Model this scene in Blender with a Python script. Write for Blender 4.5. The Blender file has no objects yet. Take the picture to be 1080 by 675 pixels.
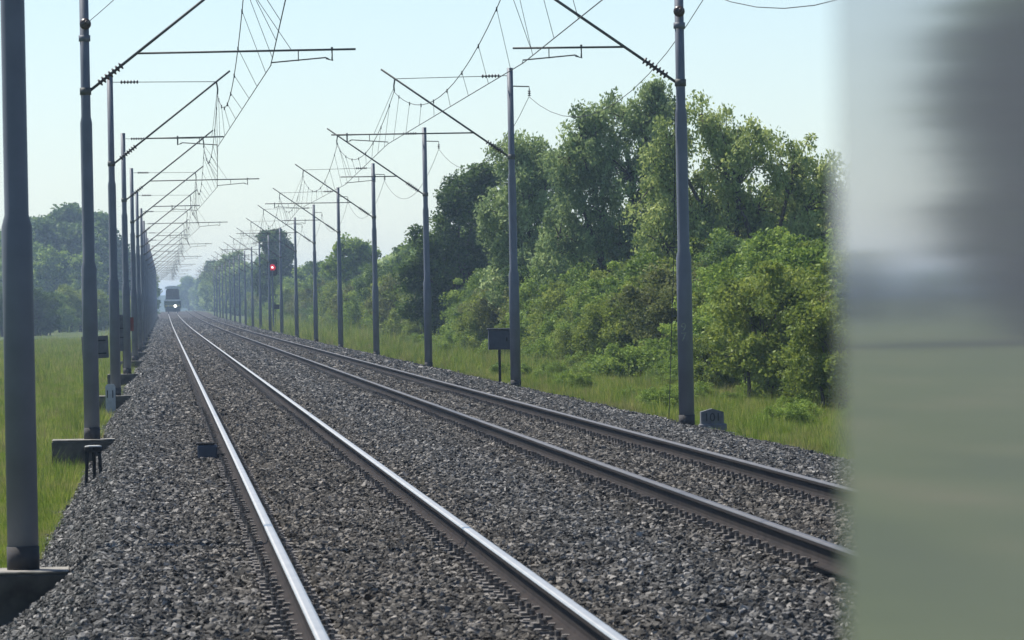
import bpy, math, random
import numpy as np
from mathutils import Vector, Matrix

# ------------------------------------------------------------------ camera, sky, sun, exposure
sc = bpy.context.scene
C = sc.collection
FPX, VX, VY, ROLL, CAMH = 6600.0, 172.81, 325.45, 0.019, 1.729      # read off the rails in the photograph (1080 px wide)

def uv(px, py):
    dx, dy = px - VX, py - VY
    c, s = math.cos(ROLL), math.sin(ROLL)
    return c * dx - s * dy, s * dx + c * dy

cam_d = bpy.data.cameras.new('camera')
cam = bpy.data.objects.new('camera', cam_d)
C.objects.link(cam)
u, v = uv(540, 337.5)
d = Vector((u / FPX, 1, -v / FPX)).normalized()
R0 = d.cross(Vector((0, 0, 1))).normalized()
U0 = R0.cross(d)
c, s = math.cos(ROLL), math.sin(ROLL)
rt, up = c * R0 - s * U0, s * R0 + c * U0
M4 = Matrix((rt, up, -d)).transposed().to_4x4()
M4.translation = (0, 0, CAMH)
cam.matrix_world = M4
cam_d.sensor_width = 36
cam_d.lens = 36 * FPX / 1080
cam_d.clip_start = 0.05
cam_d.clip_end = 20000
cam_d.dof.use_dof = True
cam_d.dof.focus_distance = 120
cam_d.dof.aperture_fstop = 18
sc.camera = cam

SUN_EL, SUN_AZ = math.radians(56), math.radians(-46)
w = bpy.data.worlds.new('World')
sc.world = w
w.use_nodes = True
nt = w.node_tree
bg = nt.nodes['Background']
sky = nt.nodes.new('ShaderNodeTexSky')
sky.sky_type = 'NISHITA'
sky.sun_disc = False
sky.sun_elevation = SUN_EL
sky.sun_rotation = SUN_AZ
sky.air_density = 0.8
sky.dust_density = 0.22
sky.ozone_density = 3.0
nt.links.new(sky.outputs[0], bg.inputs[0])
bg.inputs[1].default_value = 0.098
sun_d = bpy.data.lights.new('sun', 'SUN')
sun_d.energy = 5.0
sun_d.angle = math.radians(0.6)
sun_d.color = (1.0, 0.95, 0.87)
sun = bpy.data.objects.new('sun', sun_d)
C.objects.link(sun)
sdir = Vector((math.sin(SUN_AZ) * math.cos(SUN_EL), math.cos(SUN_AZ) * math.cos(SUN_EL), math.sin(SUN_EL)))
sun.rotation_euler = sdir.to_track_quat('Z', 'Y').to_euler()
sun.location = (-40, 60, 80)
vs = sc.view_settings
vs.view_transform = 'Standard'
vs.look = 'None'
vs.exposure = 0.52
vs.gamma = 1.0
sc.cycles.use_denoising = True
sc.cycles.max_bounces = 6
sc.cycles.diffuse_bounces = 2
sc.cycles.glossy_bounces = 2
sc.cycles.transmission_bounces = 3
sc.cycles.volume_bounces = 0
sc.cycles.transparent_max_bounces = 6

rng = np.random.default_rng(7)
random.seed(7)

# ------------------------------------------------------------------ terrain profile
X1 = 0.794                       # left rail of the left track
GA = 1.505
XC = [X1 + GA / 2, X1 + 3.82 + GA / 2]
RAILX = [X1, X1 + GA, X1 + 3.82, X1 + 3.82 + GA]

def zt(y):
    "the line rises very gently in the distance"
    t = np.clip((np.asarray(y, float) - 350) / 850, 0, 1.15)
    return 1.05 * t * t

PROF = [(-9000, -1.1), (-300, -1.1), (-40, -1.0), (-8, -.92), (-2.2, -.9), (-1.45, -.86), (-1.3, -.83), (-.95, -.55),
        (-.55, -.215), (.5, -.195), (2.6, -.195), (3.0, -.18), (4.0, -.175), (4.4, -.195), (6.4, -.195), (7.2, -.22), (8.3, -.33), (9.05, -.47), (9.4, -.52),
        (14.5, -.7), (22, -.8), (60, -.9), (300, -1.0), (9000, -1.1)]
PX, PZ = np.array([p[0] for p in PROF]), np.array([p[1] for p in PROF])

def zb(x):
    return np.interp(x, PX, PZ)

# ------------------------------------------------------------------ materials
MATS = {}

def newmat(name):
    m = bpy.data.materials.new(name)
    m.use_nodes = True
    MATS[name] = m
    n = m.node_tree.nodes
    return m, n, m.node_tree.links, n['Principled BSDF']

def ramp(n, stops):
    r = n.new('ShaderNodeValToRGB')
    e = r.color_ramp.elements
    while len(e) < len(stops):
        e.new(0.5)
    for k, (p, col) in enumerate(stops):
        e[k].position = p
        e[k].color = (*col, 1)
    return r

def simple(name, col, rough=0.6, metal=0.0, noise=0.25, scale=6.0, bump=0.0, spec=0.5):
    m, n, l, b = newmat(name)
    tc = n.new('ShaderNodeTexCoord')
    nz = n.new('ShaderNodeTexNoise')
    nz.inputs['Scale'].default_value = scale
    nz.inputs['Detail'].default_value = 6
    l.new(tc.outputs['Object'], nz.inputs['Vector'])
    a = tuple(max(0, x * (1 - noise)) for x in col)
    z = tuple(min(1, x * (1 + noise)) for x in col)
    r = ramp(n, [(0.3, a), (0.7, z)])
    l.new(nz.outputs[0], r.inputs[0])
    l.new(r.outputs[0], b.inputs['Base Color'])
    b.inputs['Roughness'].default_value = rough
    b.inputs['Metallic'].default_value = metal
    b.inputs['Specular IOR Level'].default_value = spec
    if bump:
        bp = n.new('ShaderNodeBump')
        bp.inputs['Strength'].default_value = bump
        bp.inputs['Distance'].default_value = 0.02
        l.new(nz.outputs[0], bp.inputs['Height'])
        l.new(bp.outputs[0], b.inputs['Normal'])
    return m

simple('mast_paint', (.125, .140, .172), .55, 0, .13, 3.0)
simple('mast_foot', (.028, .026, .027), .8)
simple('arm_steel', (.085, .09, .085), .6, .2, .3, 4)
simple('insulator', (.05, .032, .026), .35)
simple('wire', (.05, .05, .05), .6, .3)
simple('foundation_shaded_side', (.075, .069, .060), .95, 0, .5, 4, .5, .1)  # block sides: grime and shade both put into the dark colour
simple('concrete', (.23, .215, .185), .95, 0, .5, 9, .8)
simple('stone_grey', (.115, .12, .13), .9, 0, .35, 9, .5)
simple('marker_pale', (.36, .38, .40), .8, 0, .2, 8)
simple('ink', (.015, .015, .018), .8)
simple('number_paint', (.24, .27, .22), .7, 0, .4, 30)
simple('black_metal', (.014, .015, .017), .8, 0, .3, 6, 0, .15)
simple('box_paint', (.055, .064, .085), .6, 0, .15, 8, 0, .3)
simple('sign_back', (.085, .09, .10), .6, .1, .3, 6)
simple('sign_red', (.18, .03, .025), .5)
simple('cap_pale', (.45, .45, .42), .6)
simple('concrete_sleeper', (.13, .12, .11), .9, 0, .3, 10, .4)
simple('clip', (.15, .135, .12), .7, .1, .6, 40, 0, .3)
simple('rail_rust', (.019, .014, .012), .85, 0, .4, 2.5, 0, .15)
simple('rail_polish', (.68, .62, .53), .36, 1.0, .10, 1.5)
simple('rail_dull', (.17, .15, .13), .48, 1.0, .15, 1.5)
simple('bark', (.085, .07, .055), .9, 0, .4, 5, .5)
simple('loco_green', (.07, .10, .05), .5)
simple('loco_dark', (.02, .025, .035), .35)
simple('loco_pale', (.62, .63, .62), .5)
simple('loco_yellow', (.45, .34, .06), .5)
simple('glass_dark', (.012, .018, .03), .12)
simple('coach_grey', (.30, .315, .30), .5)
simple('rubber', (.02, .02, .02), .8)

def emit(name, col, st):
    m, n, l, b = newmat(name)
    b.inputs['Base Color'].default_value = (*col, 1)
    b.inputs['Emission Color'].default_value = (*col, 1)
    b.inputs['Emission Strength'].default_value = st
emit('red_lamp', (.62, .012, .03), .45)
emit('lamp_core', (1.0, .5, .5), 2.5)
emit('head_lamp', (1.0, .97, .9), 3)

# ballast stones: each stone its own tone, rust dust between the rails
m, n, l, b = newmat('ballast')
geo = n.new('ShaderNodeNewGeometry')
sep = n.new('ShaderNodeSeparateXYZ')
l.new(geo.outputs['Position'], sep.inputs[0])
oi = n.new('ShaderNodeObjectInfo')
r1 = ramp(n, [(0, (.026, .026, .025)), (.45, (.074, .073, .069)), (.8, (.16, .155, .145)), (1, (.36, .345, .32))])
l.new(oi.outputs['Random'], r1.inputs[0])
r2 = ramp(n, [(0, (.030, .026, .022)), (.5, (.088, .077, .063)), (.85, (.16, .14, .113)), (1, (.31, .275, .23))])
l.new(oi.outputs['Random'], r2.inputs[0])
masks = []
for xc in XC:
    a = n.new('ShaderNodeMath'); a.operation = 'SUBTRACT'; a.inputs[1].default_value = xc
    l.new(sep.outputs['X'], a.inputs[0])
    a2 = n.new('ShaderNodeMath'); a2.operation = 'ABSOLUTE'
    l.new(a.outputs[0], a2.inputs[0])
    mr = n.new('ShaderNodeMapRange')
    mr.inputs['From Min'].default_value = 1.95; mr.inputs['From Max'].default_value = .9
    l.new(a2.outputs[0], mr.inputs['Value'])
    masks.append(mr)
mx = n.new('ShaderNodeMath'); mx.operation = 'MAXIMUM'
l.new(masks[0].outputs[0], mx.inputs[0]); l.new(masks[1].outputs[0], mx.inputs[1])
nz = n.new('ShaderNodeTexNoise'); nz.inputs['Scale'].default_value = .8; nz.inputs['Detail'].default_value = 4
l.new(geo.outputs['Position'], nz.inputs['Vector'])
mu = n.new('ShaderNodeMath'); mu.operation = 'MULTIPLY'
l.new(mx.outputs[0], mu.inputs[0]); l.new(nz.outputs[0], mu.inputs[1])
mu2 = n.new('ShaderNodeMath'); mu2.operation = 'MULTIPLY'; mu2.inputs[1].default_value = 1.15; mu2.use_clamp = True
l.new(mu.outputs[0], mu2.inputs[0])
mixc = n.new('ShaderNodeMix'); mixc.data_type = 'RGBA'
l.new(mu2.outputs[0], mixc.inputs['Factor']); l.new(r1.outputs[0], mixc.inputs[6]); l.new(r2.outputs[0], mixc.inputs[7])
nz2 = n.new('ShaderNodeTexNoise'); nz2.inputs['Scale'].default_value = 40; nz2.inputs['Detail'].default_value = 4
l.new(geo.outputs['Position'], nz2.inputs['Vector'])
mulc = n.new('ShaderNodeMix'); mulc.data_type = 'RGBA'; mulc.blend_type = 'MULTIPLY'; mulc.inputs['Factor'].default_value = .6
rr = ramp(n, [(.3, (.55, .55, .55)), (.7, (1.25, 1.25, 1.25))])
l.new(nz2.outputs[0], rr.inputs[0])
l.new(mixc.outputs[2], mulc.inputs[6]); l.new(rr.outputs[0], mulc.inputs[7])
l.new(mulc.outputs[2], b.inputs['Base Color'])
b.inputs['Roughness'].default_value = .85
b.inputs['Specular IOR Level'].default_value = .12

# the bed under the stones, seen bare only far away
m, n, l, b = newmat('ballast_bed')
geo = n.new('ShaderNodeNewGeometry')
vo = n.new('ShaderNodeTexVoronoi'); vo.inputs['Scale'].default_value = 16
l.new(geo.outputs['Position'], vo.inputs['Vector'])
r1 = ramp(n, [(0, (.028, .025, .023)), (.5, (.066, .06, .055)), (1, (.14, .125, .112))])
l.new(vo.outputs['Color'], r1.inputs[0])
l.new(r1.outputs[0], b.inputs['Base Color'])
bp = n.new('ShaderNodeBump'); bp.inputs['Strength'].default_value = 1; bp.inputs['Distance'].default_value = .05
l.new(vo.outputs['Distance'], bp.inputs['Height']); l.new(bp.outputs[0], b.inputs['Normal'])
b.inputs['Roughness'].default_value = .95
b.inputs['Specular IOR Level'].default_value = .1

m, n, l, b = newmat('meadow')
geo = n.new('ShaderNodeNewGeometry')
mp = n.new('ShaderNodeMapping'); mp.inputs['Scale'].default_value = (1, .12, 1)
l.new(geo.outputs['Position'], mp.inputs[0])
nz = n.new('ShaderNodeTexNoise'); nz.inputs['Scale'].default_value = .5; nz.inputs['Detail'].default_value = 8
l.new(mp.outputs[0], nz.inputs['Vector'])
r1 = ramp(n, [(.28, (.040, .062, .018)), (.5, (.066, .092, .024)), (.66, (.105, .112, .045)), (.8, (.16, .14, .08))])
l.new(nz.outputs[0], r1.inputs[0])
l.new(r1.outputs[0], b.inputs['Base Color'])
b.inputs['Roughness'].default_value = .95
b.inputs['Specular IOR Level'].default_value = .1

def leafmat(name, c0, c1, c2, trans=.35):
    m = bpy.data.materials.new(name); m.use_nodes = True; MATS[name] = m
    n, l = m.node_tree.nodes, m.node_tree.links
    n.remove(n['Principled BSDF'])
    out = n['Material Output']
    at = n.new('ShaderNodeAttribute'); at.attribute_name = 'tone'
    oi = n.new('ShaderNodeObjectInfo')
    ad = n.new('ShaderNodeMath'); ad.operation = 'MULTIPLY_ADD'; ad.inputs[1].default_value = .3; 
    l.new(oi.outputs['Random'], ad.inputs[0]); l.new(at.outputs['Fac'], ad.inputs[2])
    sb = n.new('ShaderNodeMath'); sb.operation = 'SUBTRACT'; sb.inputs[1].default_value = .15
    l.new(ad.outputs[0], sb.inputs[0])
    r = ramp(n, [(.1, c0), (.5, c1), (.95, c2)])
    l.new(sb.outputs[0], r.inputs[0])
    df = n.new('ShaderNodeBsdfPrincipled')
    df.inputs['Roughness'].default_value = .55
    df.inputs['Specular IOR Level'].default_value = .12
    tr = n.new('ShaderNodeBsdfTranslucent')
    hs = n.new('ShaderNodeHueSaturation'); hs.inputs['Value'].default_value = 1.15; hs.inputs['Hue'].default_value = .485
    l.new(r.outputs[0], df.inputs['Base Color']); l.new(r.outputs[0], hs.inputs['Color']); l.new(hs.outputs[0], tr.inputs['Color'])
    mx = n.new('ShaderNodeMixShader'); mx.inputs[0].default_value = trans
    l.new(df.outputs[0], mx.inputs[1]); l.new(tr.outputs[0], mx.inputs[2]); l.new(mx.outputs[0], out.inputs['Surface'])
leafmat('leaf_willow', (0.149, 0.217, 0.083), (0.285, 0.383, 0.146), (0.494, 0.600, 0.273))
leafmat('leaf_olive', (0.126, 0.190, 0.048), (0.263, 0.346, 0.101), (0.463, 0.537, 0.194))
leafmat('leaf_dark', (0.047, 0.090, 0.024), (0.088, 0.156, 0.039), (0.160, 0.246, 0.061))
leafmat('leaf_mid', (0.094, 0.160, 0.029), (0.187, 0.288, 0.050), (0.330, 0.437, 0.088))
leafmat('leaf_yellow', (0.098, 0.148, 0.025), (0.186, 0.253, 0.044), (0.299, 0.363, 0.078))
leafmat('leaf_brown', (0.086, 0.110, 0.028), (0.153, 0.183, 0.051), (0.230, 0.257, 0.085))
leafmat('grass_old', (0.103, 0.174, 0.020), (0.193, 0.290, 0.034), (0.373, 0.386, 0.103), .35)

m = MATS['grass_old']; m.name = 'grass_blade'; MATS['grass_blade'] = m
n, l = m.node_tree.nodes, m.node_tree.links
rmp = [q for q in n if q.type == 'VALTORGB'][0]
for q in n:
    if q.type == 'MATH' and q.operation == 'MULTIPLY_ADD': q.inputs[1].default_value = .7
    if q.type == 'MATH' and q.operation == 'SUBTRACT': q.inputs[1].default_value = .32
geo = n.new('ShaderNodeNewGeometry')
mp = n.new('ShaderNodeMapping'); mp.inputs['Scale'].default_value = (1.3, .22, .3)
l.new(geo.outputs['Position'], mp.inputs[0])
nz = n.new('ShaderNodeTexNoise'); nz.inputs['Scale'].default_value = 1; nz.inputs['Detail'].default_value = 5
l.new(mp.outputs[0], nz.inputs['Vector'])
mr = n.new('ShaderNodeMapRange'); mr.inputs['From Min'].default_value = .48; mr.inputs['From Max'].default_value = .76
nz.inputs['Roughness'].default_value = .65
l.new(nz.outputs[0], mr.inputs['Value'])
mx = n.new('ShaderNodeMix'); mx.data_type = 'RGBA'
mx.inputs[7].default_value = (.33, .27, .13, 1)
l.new(mr.outputs[0], mx.inputs['Factor']); l.new(rmp.outputs[0], mx.inputs[6])
for q in n:
    if q.type == 'BSDF_PRINCIPLED': l.new(mx.outputs[2], q.inputs['Base Color'])
    if q.type == 'HUE_SAT': l.new(mx.outputs[2], q.inputs['Color'])
# ------------------------------------------------------------------ mesh helpers
class MB:
    def __init__(s):
        s.v, s.f, s.m = [], [], []
    def add(s, vs_, fs, mi=0):
        o = len(s.v)
        s.v += [tuple(p) for p in vs_]
        s.f += [tuple(i + o for i in f) for f in fs]
        s.m += [mi] * len(fs)
        return s
    def box(s, x0, x1, y0, y1, z0, z1, mi=0, bev=0.0):
        if bev <= 0:
            return s.add([(x0, y0, z0), (x1, y0, z0), (x1, y1, z0), (x0, y1, z0), (x0, y0, z1), (x1, y0, z1), (x1, y1, z1), (x0, y1, z1)],
                         [(0, 3, 2, 1), (4, 5, 6, 7), (0, 1, 5, 4), (1, 2, 6, 5), (2, 3, 7, 6), (3, 0, 4, 7)], mi)
        ring = [(x0 + bev, y0), (x1 - bev, y0), (x1, y0 + bev), (x1, y1 - bev), (x1 - bev, y1), (x0 + bev, y1), (x0, y1 - bev), (x0, y0 + bev)]
        cx, cy = (x0 + x1) / 2, (y0 + y1) / 2
        kx, ky = max(.01, 1 - 2 * bev / (x1 - x0)), max(.01, 1 - 2 * bev / (y1 - y0))
        inn = [(cx + (a - cx) * kx, cy + (bq - cy) * ky) for a, bq in ring]
        V = [(*p, z0) for p in inn] + [(*p, z0 + bev) for p in ring] + [(*p, z1 - bev) for p in ring] + [(*p, z1) for p in inn]
        Fc = [tuple(range(7, -1, -1)), tuple(range(24, 32))]
        for k in range(3):
            for i in range(8):
                j = (i + 1) % 8
                Fc.append((k * 8 + i, k * 8 + j, k * 8 + 8 + j, k * 8 + 8 + i))
        return s.add(V, Fc, mi)
    def tube(s, pts, r, n=8, mi=0, cap=True):
        pts = [Vector(p) for p in pts]
        rs = r if isinstance(r, (list, tuple)) else [r] * len(pts)
        V, Fc = [], []
        for i, p in enumerate(pts):
            t = (pts[min(i + 1, len(pts) - 1)] - pts[max(i - 1, 0)]).normalized()
            a = Vector((0, 0, 1)) if abs(t.z) < .9 else Vector((1, 0, 0))
            x = t.cross(a).normalized(); y = t.cross(x)
            for k in range(n):
                q = 2 * math.pi * k / n
                V.append(p + rs[i] * (math.cos(q) * x + math.sin(q) * y))
        for i in range(len(pts) - 1):
            for k in range(n):
                j = (k + 1) % n
                Fc.append((i * n + k, i * n + j, i * n + n + j, i * n + n + k))
        if cap:
            Fc.append(tuple(range(n - 1, -1, -1))); Fc.append(tuple(range((len(pts) - 1) * n, len(pts) * n)))
        return s.add(V, Fc, mi)
    def prism(s, poly, y0, y1, mi=0):
        "polygon in x,z extruded along y"
        k = len(poly)
        V = [(x, y0, z) for x, z in poly] + [(x, y1, z) for x, z in poly]
        Fc = [tuple(range(k)), tuple(range(2 * k - 1, k - 1, -1))] + [(i, i + k, (i + 1) % k + k, (i + 1) % k) for i in range(k)]
        return s.add(V, Fc, mi)
    def mesh(s, name, mats, smooth=False):
        me = bpy.data.meshes.new(name)
        me.from_pydata(s.v, [], s.f)
        for x in (mats if isinstance(mats, (list, tuple)) else [mats]):
            me.materials.append(MATS[x])
        me.polygons.foreach_set('material_index', s.m)
        if smooth:
            me.polygons.foreach_set('use_smooth', [True] * len(s.f))
        me.update()
        return me
    def build(s, name, mats, parent=None, smooth=False, loc=None):
        o = bpy.data.objects.new(name, s.mesh(name, mats, smooth))
        C.objects.link(o)
        if parent: o.parent = parent
        if loc: o.location = loc
        return o

def tag(o, label=None, cat=None, group=None, kind=None):
    if label: o['label'] = label
    if cat: o['category'] = cat
    if group: o['group'] = group
    if kind: o['kind'] = kind
    return o

def empty(name, loc=(0, 0, 0), rz=0, **k):
    o = bpy.data.objects.new(name, None)
    o.empty_display_size = .3
    o.location = loc
    o.rotation_euler = (0, 0, rz)
    C.objects.link(o)
    return tag(o, **k)

KIDS = {}
def kids(o):
    return list(o.children)

def copy_tree(o, loc=None, rz=None, scale=None, label=None, group=None, parent=None):
    q = o.copy()
    C.objects.link(q)
    q.parent = parent
    if loc is not None: q.location = loc
    if rz is not None: q.rotation_euler = (0, 0, rz)
    if scale is not None: q.scale = scale
    if label: q['label'] = label
    if group: q['group'] = group
    for ch in KIDS.setdefault(o.name, kids(o)):
        copy_tree(ch, parent=q)
    return q

def text_mesh(txt, size, mat, name):
    cu = bpy.data.curves.new('t', 'FONT')
    cu.body = txt; cu.size = size; cu.align_x = 'CENTER'; cu.align_y = 'CENTER'; cu.extrude = .003
    t = bpy.data.objects.new('t', cu)
    C.objects.link(t)
    bpy.context.view_layer.update()
    me = bpy.data.meshes.new_from_object(t.evaluated_get(bpy.context.evaluated_depsgraph_get()))
    bpy.data.objects.remove(t)
    me.name = name
    me.materials.clear(); me.materials.append(MATS[mat])
    return me

def scatter(name, pts, rot, scl, idx, sources, mat=None):
    "points that carry copies of a few small source meshes (for uncountable stones and grass)"
    me = bpy.data.meshes.new(name)
    nP = len(pts)
    me.vertices.add(nP)
    me.vertices.foreach_set('co', np.asarray(pts, np.float32).ravel())
    a = me.attributes.new('rot', 'FLOAT_VECTOR', 'POINT'); a.data.foreach_set('vector', np.asarray(rot, np.float32).ravel())
    a = me.attributes.new('scl', 'FLOAT_VECTOR', 'POINT'); a.data.foreach_set('vector', np.asarray(scl, np.float32).ravel())
    a = me.attributes.new('idx', 'INT', 'POINT'); a.data.foreach_set('value', np.asarray(idx, np.int32))
    o = bpy.data.objects.new(name, me)
    C.objects.link(o)
    col = bpy.data.collections.new(name + '_sources')
    for k, sm in enumerate(sources):
        col.objects.link(bpy.data.objects.new(f'{name}_source', sm))
    g = bpy.data.node_groups.new(name, 'GeometryNodeTree')
    g.interface.new_socket('Geometry', in_out='INPUT', socket_type='NodeSocketGeometry')
    g.interface.new_socket('Geometry', in_out='OUTPUT', socket_type='NodeSocketGeometry')
    gi, go = g.nodes.new('NodeGroupInput'), g.nodes.new('NodeGroupOutput')
    ip = g.nodes.new('GeometryNodeInstanceOnPoints')
    ci = g.nodes.new('GeometryNodeCollectionInfo')
    ci.inputs['Collection'].default_value = col
    ci.inputs['Separate Children'].default_value = True
    ci.inputs['Reset Children'].default_value = True
    def na(nm, typ):
        q = g.nodes.new('GeometryNodeInputNamedAttribute'); q.data_type = typ; q.inputs['Name'].default_value = nm
        return q.outputs[0]
    e2r = g.nodes.new('FunctionNodeEulerToRotation')
    g.links.new(na('rot', 'FLOAT_VECTOR'), e2r.inputs[0])
    g.links.new(gi.outputs[0], ip.inputs['Points'])
    g.links.new(ci.outputs[0], ip.inputs['Instance'])
    ip.inputs['Pick Instance'].default_value = True
    g.links.new(na('idx', 'INT'), ip.inputs['Instance Index'])
    g.links.new(e2r.outputs[0], ip.inputs['Rotation'])
    g.links.new(na('scl', 'FLOAT_VECTOR'), ip.inputs['Scale'])
    g.links.new(ip.outputs[0], go.inputs[0])
    md = o.modifiers.new('scatter', 'NODES')
    md.node_group = g
    return o

# ------------------------------------------------------------------ ground and ballast bed
def sheet(name, xs, zs, ys, mat, label, dz=0.0):
    xs, zs, ys = np.asarray(xs, float), np.asarray(zs, float), np.asarray(ys, float)
    Xg, Yg = np.meshgrid(xs, ys)
    Zg = zs[None, :] + zt(ys)[:, None] + dz
    V = np.stack([Xg, Yg, Zg], -1).reshape(-1, 3)
    nx = len(xs)
    Fc = [(j * nx + i, j * nx + i + 1, (j + 1) * nx + i + 1, (j + 1) * nx + i) for j in range(len(ys) - 1) for i in range(nx - 1)]
    mb = MB(); mb.v = [tuple(p) for p in V]; mb.f = Fc; mb.m = [0] * len(Fc)
    o = mb.build(name, mat)
    return tag(o, label=label, kind='structure')

YS = [-300, -60, 0, 60, 150, 250, 350] + list(range(400, 1341, 60)) + [1400, 2000, 3000, 5000, 9000]
gx = [x for x in PX if not (-1.3 < x < 9.05)]
gx = sorted(gx + [-1.0, 8.8])
gz = [(zb(x) if not (-1.3 < x < 9.05) else (-1.0)) for x in gx]
sheet('ground', gx, gz, YS, 'meadow', 'green meadow and grassy lineside on both sides of the railway')
bx = [-1.42] + [x for x in PX if -1.4 < x < 9.2] + [9.25]
bz = [-.92] + [zb(x) - .035 for x in PX if -1.4 < x < 9.2] + [-.56]
sheet('ballast_bed', bx, bz, [y for y in YS if y < 1345], 'ballast_bed', 'grey crushed stone bed that carries both railway tracks')

# far hills, hardly showing through the haze
mb = MB()
N = 60
hx = np.linspace(-900, 1500, N)
hh = -2 + .42 * (9 + 14 * np.exp(-((hx - 20) / 130) ** 2) + 8 * np.exp(-((hx - 300) / 200) ** 2) + 6 * np.sin(hx / 90) ** 2)
V = [(x, 2600 - 0 * k, -1) for k, x in enumerate(hx)] + [(x, 2900, h) for x, h in zip(hx, hh)] + [(x, 3300, -1) for x in hx]
mb.add(V, [(r * N + i, r * N + i + 1, (r + 1) * N + i + 1, (r + 1) * N + i) for r in range(2) for i in range(N - 1)])
simple('hill_wood', (.04, .065, .05), .95, 0, .4, .02, 0, .1)
tag(mb.build('hills', 'hill_wood', smooth=True), kind='structure', label='low wooded hills on the horizon, almost lost in haze')

# ------------------------------------------------------------------ tracks
RAIL = [(-.075, -.172), (.075, -.172), (.075, -.160), (.020, -.145), (.0085, -.125), (.0085, -.052), (.036, -.037), (.036, -.012), (.030, -.003), (.018, 0),
        (-.018, 0), (-.030, -.003), (-.036, -.012), (-.036, -.037), (-.0085, -.052), (-.0085, -.125), (-.020, -.145), (-.075, -.160)]
POL = {7, 8, 9, 10, 11}
ry = [2.0 - 30] + list(np.arange(0, 350, 25.)) + list(np.arange(350, 1341, 20.))

def rail_mesh(name, head):
    k = len(RAIL)
    V, Fc, mi = [], [], []
    for y in ry:
        z0 = float(zt(y))
        V += [(x, y, z + z0) for x, z in RAIL]
    for j in range(len(ry) - 1):
        for i in range(k):
            Fc.append((j * k + i, j * k + (i + 1) % k, (j + 1) * k + (i + 1) % k, (j + 1) * k + i))
            mi.append(1 if i in POL else 0)
    Fc += [tuple(range(k - 1, -1, -1)), tuple(range((len(ry) - 1) * k, len(ry) * k))]; mi += [0, 0]
    mb = MB(); mb.v, mb.f, mb.m = V, Fc, mi
    return mb.mesh(name, ['rail_rust', head])
railm = [rail_mesh('rail', 'rail_polish'), rail_mesh('rail', 'rail_dull')]
# concrete sleeper, 2.6 m, higher at the rail seats
mb = MB()
st = [(-1.3, -.21), (-1.02, -.190), (-.48, -.190), (0, -.215), (.48, -.190), (1.02, -.190), (1.3, -.21)]
V = []
for x, z in st:
    V += [(x, -.15, -.38), (x, -.11, z), (x, .11, z), (x, .15, -.38)]
Fc = [(0, 1, 2, 3), (27, 26, 25, 24)]
for i in range(6):
    for k in range(3):
        Fc.append((i * 4 + k, i * 4 + 4 + k, i * 4 + 5 + k, i * 4 + 1 + k))
mb.add(V, Fc)
sleeperm = mb.mesh('sleeper', 'concrete_sleeper')
# rail fastening: plate, two shoulder clips with bolt heads
mb = MB()
mb.box(-.17, .17, -.075, .075, -.192, -.174)
for q in (-1, 1):
    mb.box(min(q * .072, q * .13), max(q * .072, q * .13), -.05, .05, -.174, -.150)
    mb.tube([(q * .115, 0, -.15), (q * .115, 0, -.118)], .018, 6)
    mb.box(min(q * .05, q * .09), max(q * .05, q * .09), -.045, .045, -.158, -.140)
clipm = mb.mesh('fastening', 'clip')
TLAB = ['railway track with bright polished rails running towards the oncoming train', 'railway track with duller rails beside the leafy bushes']
for t in (0, 1):
    tr = empty('railway_track', (XC[t], 0, 0), label=TLAB[t], cat='railway track')
    for q in (-1, 1):
        o = bpy.data.objects.new('rail', railm[t]); C.objects.link(o); o.parent = tr; o.location = (q * GA / 2, 0, 0)
    ystart = 28.0 if t == 0 else 44.0
    for k in range(170):
        y = ystart + .6 * k
        o = bpy.data.objects.new('sleeper', sleeperm); C.objects.link(o); o.parent = tr; o.location = (random.uniform(-.01, .01), y, 0)
        if k < 149:
            for q in (-1, 1):
                f = bpy.data.objects.new('fastening', clipm); C.objects.link(f); f.parent = o; f.location = (q * GA / 2 + random.uniform(-.006, .006), random.uniform(-.03, .03), random.uniform(-.012, .006)); f.rotation_euler = (0, 0, random.uniform(-.08, .08))
    far = MB()
    for k in range(149, 420):
        y = ystart + .6 * k
        for q in (-1, 1):
            x = q * GA / 2
            far.box(x - .16, x - .075, y - .05, y + .05, -.19 + float(zt(y)), -.13 + float(zt(y)))
            far.box(x + .075, x + .16, y - .05, y + .05, -.19 + float(zt(y)), -.13 + float(zt(y)))
    tag(far.build('distant_fastenings', 'clip', tr), kind='stuff')

# ------------------------------------------------------------------ ballast stones
def hull_stone(seed):
    r = random.Random(seed)
    import bmesh
    bm = bmesh.new()
    for _ in range(11):
        p = Vector((r.gauss(0, 1), r.gauss(0, 1), r.gauss(0, 1))).normalized()
        k = r.uniform(.8, 1.1)
        bm.verts.new((p.x * k * 1.15, p.y * k * .95, p.z * k * .72))
    res = bmesh.ops.convex_hull(bm, input=bm.verts)
    for e in [g for g in res['geom_interior'] if isinstance(g, bmesh.types.BMVert)]:
        bm.verts.remove(e)
    me = bpy.data.meshes.new('stone')
    bm.to_mesh(me); bm.free()
    me.materials.append(MATS['ballast'])
    return me
stones = [hull_stone(k) for k in range(8)]

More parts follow.
